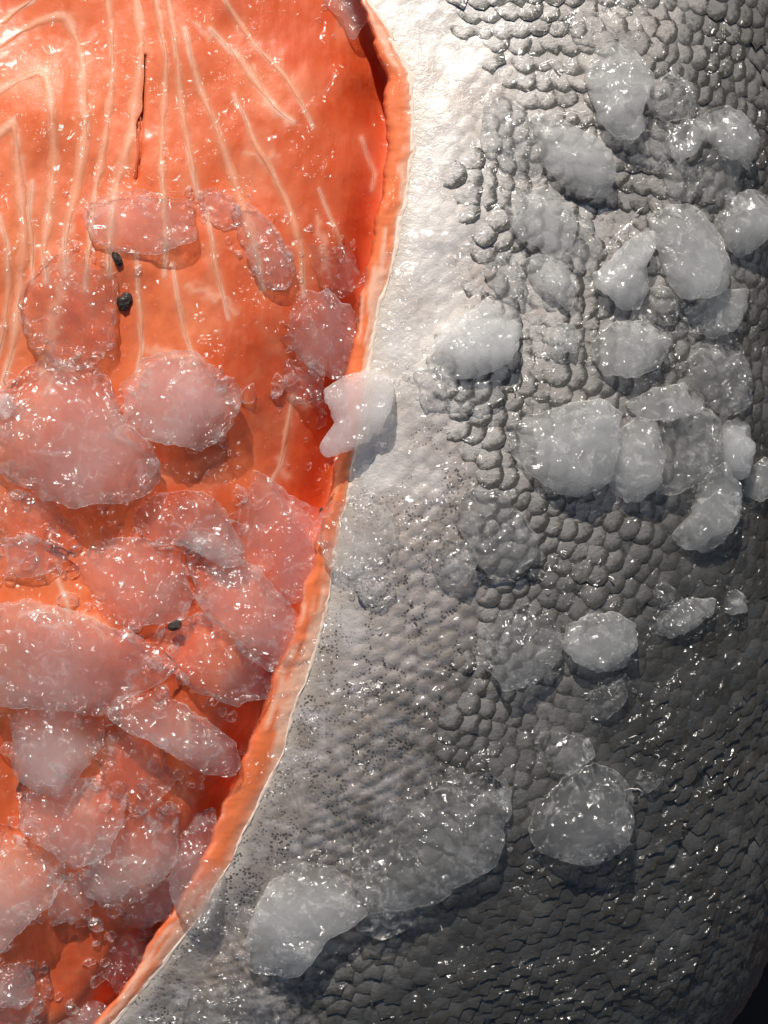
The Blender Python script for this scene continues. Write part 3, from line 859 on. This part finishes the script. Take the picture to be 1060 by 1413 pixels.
SKIN_ICE = [
 (1, 'large upright ice chunk with a narrow lower end, topmost big chunk on the skin', [(813,122),(808,102),(826,66),(866,58),(887,80),(901,107),(894,138),(884,158),(888,178),(872,192),(851,189),(826,163)], .5, 1.0),
 (0, 'thin clear ice film on the scales above the topmost big chunk', [(775,25),(800,12),(831,20),(852,46),(826,60),(795,52)], .3, .2),
 (1, 'smooth oval ice chunk with a wet streak, left below the topmost big chunk', [(734,163),(759,157),(785,173),(815,188),(842,209),(847,239),(836,268),(805,266),(775,250),(749,225),(742,190)], .45, .6),
 (0, 'glassy wrinkled ice lump left of the smooth oval chunk', [(668,143),(698,129),(724,148),(729,173),(744,194),(750,229),(739,248),(714,246),(688,220),(666,204)], .4, .3),
 (0, 'rounded clear ice chunk right beside the topmost big chunk', [(895,117),(928,101),(953,117),(959,148),(943,164),(917,167),(896,148)], .5, .4),
 (1, 'small craggy ice chunk between the rounded clear one and the wet domed one', [(920,183),(943,167),(973,162),(977,188),(953,215),(938,224),(924,206)], .5, 1.2),
 (1, 'wet domed ice chunk with clustered glints near the top right picture edge', [(972,158),(999,147),(1024,157),(1041,188),(1041,224),(1032,235),(1022,219),(999,215),(976,194)], .6, 1.0),
 (0, 'clear ice piece under the lower end of the topmost big chunk', [(877,178),(917,177),(929,214),(907,230),(876,220)], .4, .1),
 (0, 'bubbly clear ice chunk below the wet domed one', [(958,234),(978,203),(1009,203),(1023,234),(1014,270),(984,279),(962,266)], .45, .2),
 (0, 'clear ice bit beside the bubbly chunk, behind the biggest skin chunk', [(915,229),(948,223),(964,250),(953,277),(926,272)], .45, .1),
 (1, 'pointed oval ice chunk at the right picture edge below the bubbly one', [(988,306),(1004,275),(1035,264),(1066,270),(1069,311),(1050,337),(1019,355),(994,331)], .5, .8),
 (1, 'biggest ice chunk on the upper skin, blocky with a cut lower corner', [(895,301),(928,284),(963,289),(990,321),(1005,362),(1002,392),(978,409),(943,409),(922,388),(910,346),(896,326)], .48, 1.0),
 (2, 'bright white angular ice chunk shaped like a tooth, left of the biggest skin chunk', [(819,377),(846,356),(872,330),(901,320),(903,341),(889,367),(895,397),(884,425),(861,426),(841,409),(824,395)], .5, 2.2),
 (1, 'frosty ice chunk with a scalloped lower edge, left of the dim one', [(698,285),(724,262),(759,259),(786,285),(794,316),(785,347),(765,358),(739,337),(714,326)], .45, 1.0),
 (0, 'dim ice chunk half behind the frosty scalloped one', [(788,285),(810,300),(829,336),(822,367),(795,374),(773,357),(786,336)], .42, .3),
 (1, 'slanting thumb shaped ice chunk under the frosty scalloped one', [(717,362),(744,351),(775,361),(796,387),(796,418),(785,428),(765,409),(738,393)], .5, .6),
 (0, 'clear shapeless ice lump left of the thumb shaped one', [(668,346),(688,335),(708,356),(725,387),(719,419),(693,409),(672,388)], .4, .2),
 (1, 'diamond shaped sugary ice chunk with crisp edges at the right', [(937,448),(968,412),(999,401),(1030,401),(1030,428),(1014,454),(984,465),(952,457)], .45, 1.5),
 (2, 'large grey white ice block with straight right side nearest the rim', [(594,482),(608,462),(640,438),(668,417),(690,410),(713,419),(719,450),(713,480),(700,501),(670,513),(640,523),(612,521),(600,502)], .45, .6),
 (1, 'wide oval ice chunk below the white tooth shaped one', [(814,490),(824,462),(850,444),(885,443),(916,460),(923,480),(906,506),(875,519),(838,516)], .45, .6),
 (1, 'small bluish ice bit left of the wide oval chunk', [(751,465),(765,447),(790,447),(801,465),(796,486),(772,491),(754,483)], .5, .2),
 (0, 'clear ice piece left of the diamond shaped sugary chunk', [(885,400),(920,395),(941,420),(936,446),(905,447),(886,430)], .4, .1),
 (1, 'big fan shaped ice chunk, widest on the right, beside the half moon chunk', [(697,592),(734,576),(785,561),(826,551),(852,572),(852,613),(836,665),(805,686),(775,680),(744,660),(713,633)], .42, .6),
 (1, 'half moon ice chunk standing against the right side of the fan shaped one', [(840,643),(851,597),(877,579),(903,586),(916,623),(911,664),(887,689),(866,690),(845,680)], .5, 2.0),
 (0, 'large dim ice chunk behind the half moon one', [(910,592),(928,552),(968,561),(990,582),(995,628),(968,665),(928,680),(905,680),(914,633)], .42, .4),
 (1, 'low ice chunk with glints above the half moon one', [(865,557),(902,535),(943,530),(972,547),(969,567),(928,579),(886,579)], .45, .8),
 (2, 'smooth upright capsule shaped ice piece near the right edge', [(995,608),(1001,584),(1019,576),(1036,587),(1038,623),(1030,654),(1014,665),(998,648)], .7, 3.0),
 (1, 'slanting ice chunk under the capsule shaped piece', [(962,684),(978,653),(999,642),(1020,674),(1020,710),(999,746),(978,762),(948,757),(928,740),(951,715)], .5, .8),
 (1, 'ice bit cut by the right picture edge below the capsule shaped piece', [(1023,679),(1035,647),(1055,632),(1069,643),(1066,684),(1050,693)], .5, .8),
 (0, 'clear melting ice chunk above the capsule shaped piece', [(947,501),(978,474),(1014,479),(1036,511),(1041,552),(1009,573),(978,558),(951,526)], .4, .2),
 (0, 'clear rounded ice piece with a curved bright rim in the middle of the skin', [(629,699),(652,678),(688,678),(720,710),(740,745),(735,776),(708,797),(678,797),(652,761),(630,720)], .38, .2),
 (0, 'small clear ice piece left below the one with the curved bright rim', [(590,761),(612,744),(647,749),(659,776),(642,807),(617,807),(598,787)], .35, .1),
 (1, 'square topped ice chunk with a smooth right side, lower middle of the skin', [(784,868),(810,851),(846,846),(873,862),(875,888),(864,919),(826,929),(795,914),(779,893)], .48, .8),
 (0, 'clear broad ice piece left of the square topped chunk', [(671,857),(708,826),(744,836),(771,868),(771,908),(739,945),(698,950),(671,918)], .35, .1),
 (1, 'flat ice flake right above the square topped chunk', [(886,857),(917,836),(953,826),(985,826),(979,852),(953,869),(928,879),(896,874)], .4, .4),
 (1, 'small round ice pebble near the right edge', [(995,822),(1014,811),(1030,822),(1030,842),(1009,848),(997,838)], .6, .4),
 (0, 'tiny clear ice bead left of the flat flake', [(899,815),(915,802),(933,812),(931,830),(912,837)], .5, .3),
 (0, 'round glassy ice disc with a curled highlight low on the skin', [(768,1088),(785,1067),(821,1057),(852,1068),(873,1103),(875,1139),(857,1170),(832,1191),(805,1195),(775,1181),(748,1176),(733,1149),(738,1114)], .42, 1.2),
 (0, 'small pointed ice flake right of the round glassy disc', [(865,1073),(887,1062),(917,1073),(897,1094),(876,1104)], .4, .4),
 (0, 'clear ice sliver hanging under the square topped chunk', [(813,956),(846,930),(867,935),(862,966),(836,992),(816,992)], .4, .2),
 (0, 'broad thin clear ice sheet with a crisp lower right edge', [(489,1150),(510,1110),(560,1089),(622,1077),(658,1069),(684,1078),(692,1108),(692,1159),(679,1196),(642,1216),(607,1237),(586,1257),(561,1283),(530,1298),(500,1286),(488,1220)], .16, .2),
 (1, 'tiny upright ice sliver at the right tip of the broad thin sheet', [(688,1085),(697,1074),(706,1090),(706,1120),(698,1135),(689,1115)], .6, .6),
 (1, 'large smooth grey ice chunk with a pointed right end low on the skin', [(340,1322),(346,1287),(357,1246),(382,1214),(423,1194),(458,1204),(484,1226),(490,1251),(502,1263),(474,1283),(453,1293),(433,1323),(408,1346),(377,1346),(350,1341)], .40, .5),
 (0, 'clear bulging ice bit at the pointed end of the large smooth grey chunk', [(494,1230),(520,1209),(551,1220),(562,1245),(540,1266),(504,1263)], .4, .4),
 (0, 'clear ice film cut by the bottom picture edge below the large smooth grey chunk', [(250,1415),(270,1366),(320,1345),(365,1370),(377,1415),(340,1432),(258,1432)], .22, .1),
 (0, 'clear bubbly ice bit above the round glassy disc', [(738,1022),(754,1000),(775,1011),(805,1016),(822,1042),(785,1069),(758,1064)], .4, .2),
 (0, 'thin clear ice glaze next to the flesh rim below the straddling chunk', [(515,792),(540,800),(546,820),(525,841),(495,831),(489,803)], .25, .1),
 (0, 'clear glassy ice patch right of the bent white piece', [(570,516),(607,505),(618,557),(585,559)], .3, .1),
 (0, 'clear ice glaze under the grey white block', [(611,545),(655,524),(691,525),(691,550),(650,571),(619,566)], .28, .1),
]
for kind, label, pts, hf, lift in FLESH_ICE:
    pc = np.array(pts, float); pts = pc.mean(0) + (pc - pc.mean(0)) * (1.0 if label.startswith(('bent', 'wide frosted', 'large clear lumpy', 'knobbly')) else 1.15)
    ice('ice_chunk', kind, label, GF, pts, hf, lift * 0.0004, center=(505, 562) if label.startswith('bent') else None, facet=0.0 if label.startswith('bent') else 1.0)
for kind, label, pts, hf, lift in SKIN_ICE:
    pc = np.array(pts, float); pts = pc.mean(0) + (pc - pc.mean(0)) * 1.05
    nm = 'ice_sheet' if 'sheet' in label or 'film' in label or 'glaze' in label else 'ice_chunk'
    ice(nm, kind, label, GS, pts, hf, lift * 0.0004)

# ------------------------------------------------------------------ dark seeds on the flesh
def seed(px, py, rx_, ry_, ang, label, up=0.0):
    p, n = hit(px, py)
    p = p + n * up
    v, f = ICO[4]
    v = v.copy()
    r = 1 + 0.16 * fbm(v * 2.2 + px, 3, px) - 0.10 * np.abs(vnoise(v * 4.0 + px, px + 2))
    v = v * r[:, None] * np.array([rx_, ry_, min(rx_, ry_) * 0.75]) * S
    ca, sa = math.cos(ang), math.sin(ang)
    v = v @ np.array([[ca, sa, 0], [-sa, ca, 0], [0, 0, 1]])
    o = link('dark_seed', mesh_from('dark_seed', v, f), M_SEED, None, p + n * (min(rx_, ry_) * 0.1 * S))
    tag(o, label, 'seed', 'dark seeds on the flesh')
seed(162, 357, 6, 11, 0.5, 'dark brown seed peeking out from under the wide frosted ice chunk')
seed(172, 416, 10.5, 13.5, -0.5, 'dark brown wrinkled seed lying open on the orange flesh')
seed(243, 864, 10, 7.5, 0.4, 'black seed half hidden below the hooked edge of the knobbly ice chunk', 0.0042)

# ------------------------------------------------------------------ melt water beads
DV, DF = ICO[4]
import bmesh as _b
bm = _b.new(); _b.ops.create_icosphere(bm, subdivisions=2, radius=1.0); bm.verts.ensure_lookup_table()
DV = np.array([x.co[:] for x in bm.verts]); DF = np.array([[y.index for y in x.verts] for x in bm.faces]); bm.free()
VS, FS, nb0 = [], [], 0
for k_ in range(1500):
    px, py = random.uniform(-20, 1060), random.uniform(-20, 1430)
    if px > lipx(np.array([py]))[0] + 330 or (py > 1000 and random.random() < 0.5): continue
    if abs(px - lipx(np.array([py]))[0] + 15) < 22: continue
    h = hit(px, py)
    if not h: continue
    r = abs(random.gauss(0, 1.1)) + 0.8
    r = min(r, 5.0) * S
    p, n = h
    z = np.array(n[:]); x = np.cross(z, [0.3, 0.9, 0.1]); x /= np.linalg.norm(x); y = np.cross(z, x)
    el = random.uniform(0.7, 1.5)
    W = (DV * np.array([r * el, r / el, r * 0.55])) @ np.array([x, y, z]) + np.array(p[:]) + z * r * 0.12
    VS.append(W); FS.append(DF + nb0); nb0 += len(DV)
o = link('melt_water_droplets', mesh_from('melt_water_droplets', np.concatenate(VS), np.concatenate(FS)), M_WATER)
o['kind'] = 'stuff'
o['label'] = 'tiny beads of melt water on the wet flesh and skin'

# ------------------------------------------------------------------ slush between the chunks, pale strands put in as glints on the skin
VS, FS, nb0 = [], [], 0
outl = [p for _, _, p, _, _ in FLESH_ICE + SKIN_ICE]
for k_ in range(1500):
    o_ = random.choice(outl)
    qx, qy = random.choice(o_)
    px, py = qx + random.gauss(0, 14), qy + random.gauss(0, 14)
    h = hit(px, py)
    if not h: continue
    p, n = h
    if n.z < 0.3 or abs(px - lipx(np.array([py]))[0] + 18) < 34: continue
    r = (random.uniform(1.5, 5.0) if px > lipx(np.array([py]))[0] or py < 500 else random.uniform(2, 10)) * S
    z = np.array(n[:]); x = np.cross(z, [0.3, 0.9, 0.1]); x /= np.linalg.norm(x); y = np.cross(z, x)
    v = DV * (1 + 0.45 * fbm(DV * 1.6 + k_ * 3.1, 2, k_))[:, None] * np.array([r * random.uniform(0.8, 1.8), r, r * random.uniform(0.4, 0.8)])
    a = random.random() * 6.3; ca, sa = math.cos(a), math.sin(a)
    v = v @ np.array([[ca, sa, 0], [-sa, ca, 0], [0, 0, 1]])
    VS.append(v @ np.array([x, y, z]) + np.array(p[:]) + z * r * 0.2); FS.append(DF + nb0); nb0 += len(DV)
o = link('slush', mesh_from('slush', np.concatenate(VS), np.concatenate(FS)), M_SLUSH)
o['kind'] = 'stuff'
o['label'] = 'fine slush of melting ice crumbs between the chunks'

VS, FS, nb0 = [], [], 0
for k_ in range(26):  # thin curved shapes imitating highlight arcs
    px, py = random.uniform(470, 1010), random.uniform(260, 1130)
    if px < lipx(np.array([py]))[0] + 20: continue
    ln = random.choice([random.uniform(5, 14), random.uniform(5, 14), random.uniform(14, 34)])
    a0, cv = random.gauss(-1.1, 0.7), random.gauss(0, 1.2) / ln * 1.2
    m = 9
    t_ = np.linspace(0, ln, m)
    ang = a0 + cv * t_
    cx = px + np.cumsum(np.cos(ang)) * ln / m; cy = py + np.cumsum(np.sin(ang)) * ln / m
    hs = [hit(float(a), float(b)) for a, b in zip(cx, cy)]
    if any(h is None for h in hs): continue
    P_ = np.array([h[0][:] for h in hs]); N_ = np.array([h[1][:] for h in hs])
    P_ = P_ + N_ * (0.0007 + 0.0006 * np.sin(np.linspace(0, math.pi, m)))[:, None]
    T_ = np.gradient(P_, axis=0); T_ /= np.linalg.norm(T_, axis=1, keepdims=True) + 1e-9
    B_ = np.cross(N_, T_)
    r = random.uniform(0.5, 1.1) * S * (np.sin(np.linspace(0.15, math.pi - 0.15, m)) ** 0.6)
    ringv = [P_ + B_ * (r * math.cos(q_) * 1.3)[:, None] + N_ * (r * math.sin(q_) * 0.7)[:, None] for q_ in np.linspace(0, 2 * math.pi, 6)]
    VS.append(np.stack(ringv, 1).reshape(-1, 3)); FS.append(grid_faces(m, 6) + nb0); nb0 += m * 6
o = link('glint_strands', mesh_from('glint_strands', np.concatenate(VS), np.concatenate(FS)), M_GLINT)
o['kind'] = 'stuff'
o['label'] = 'thin pale strands put in as glints on the wet fish skin'
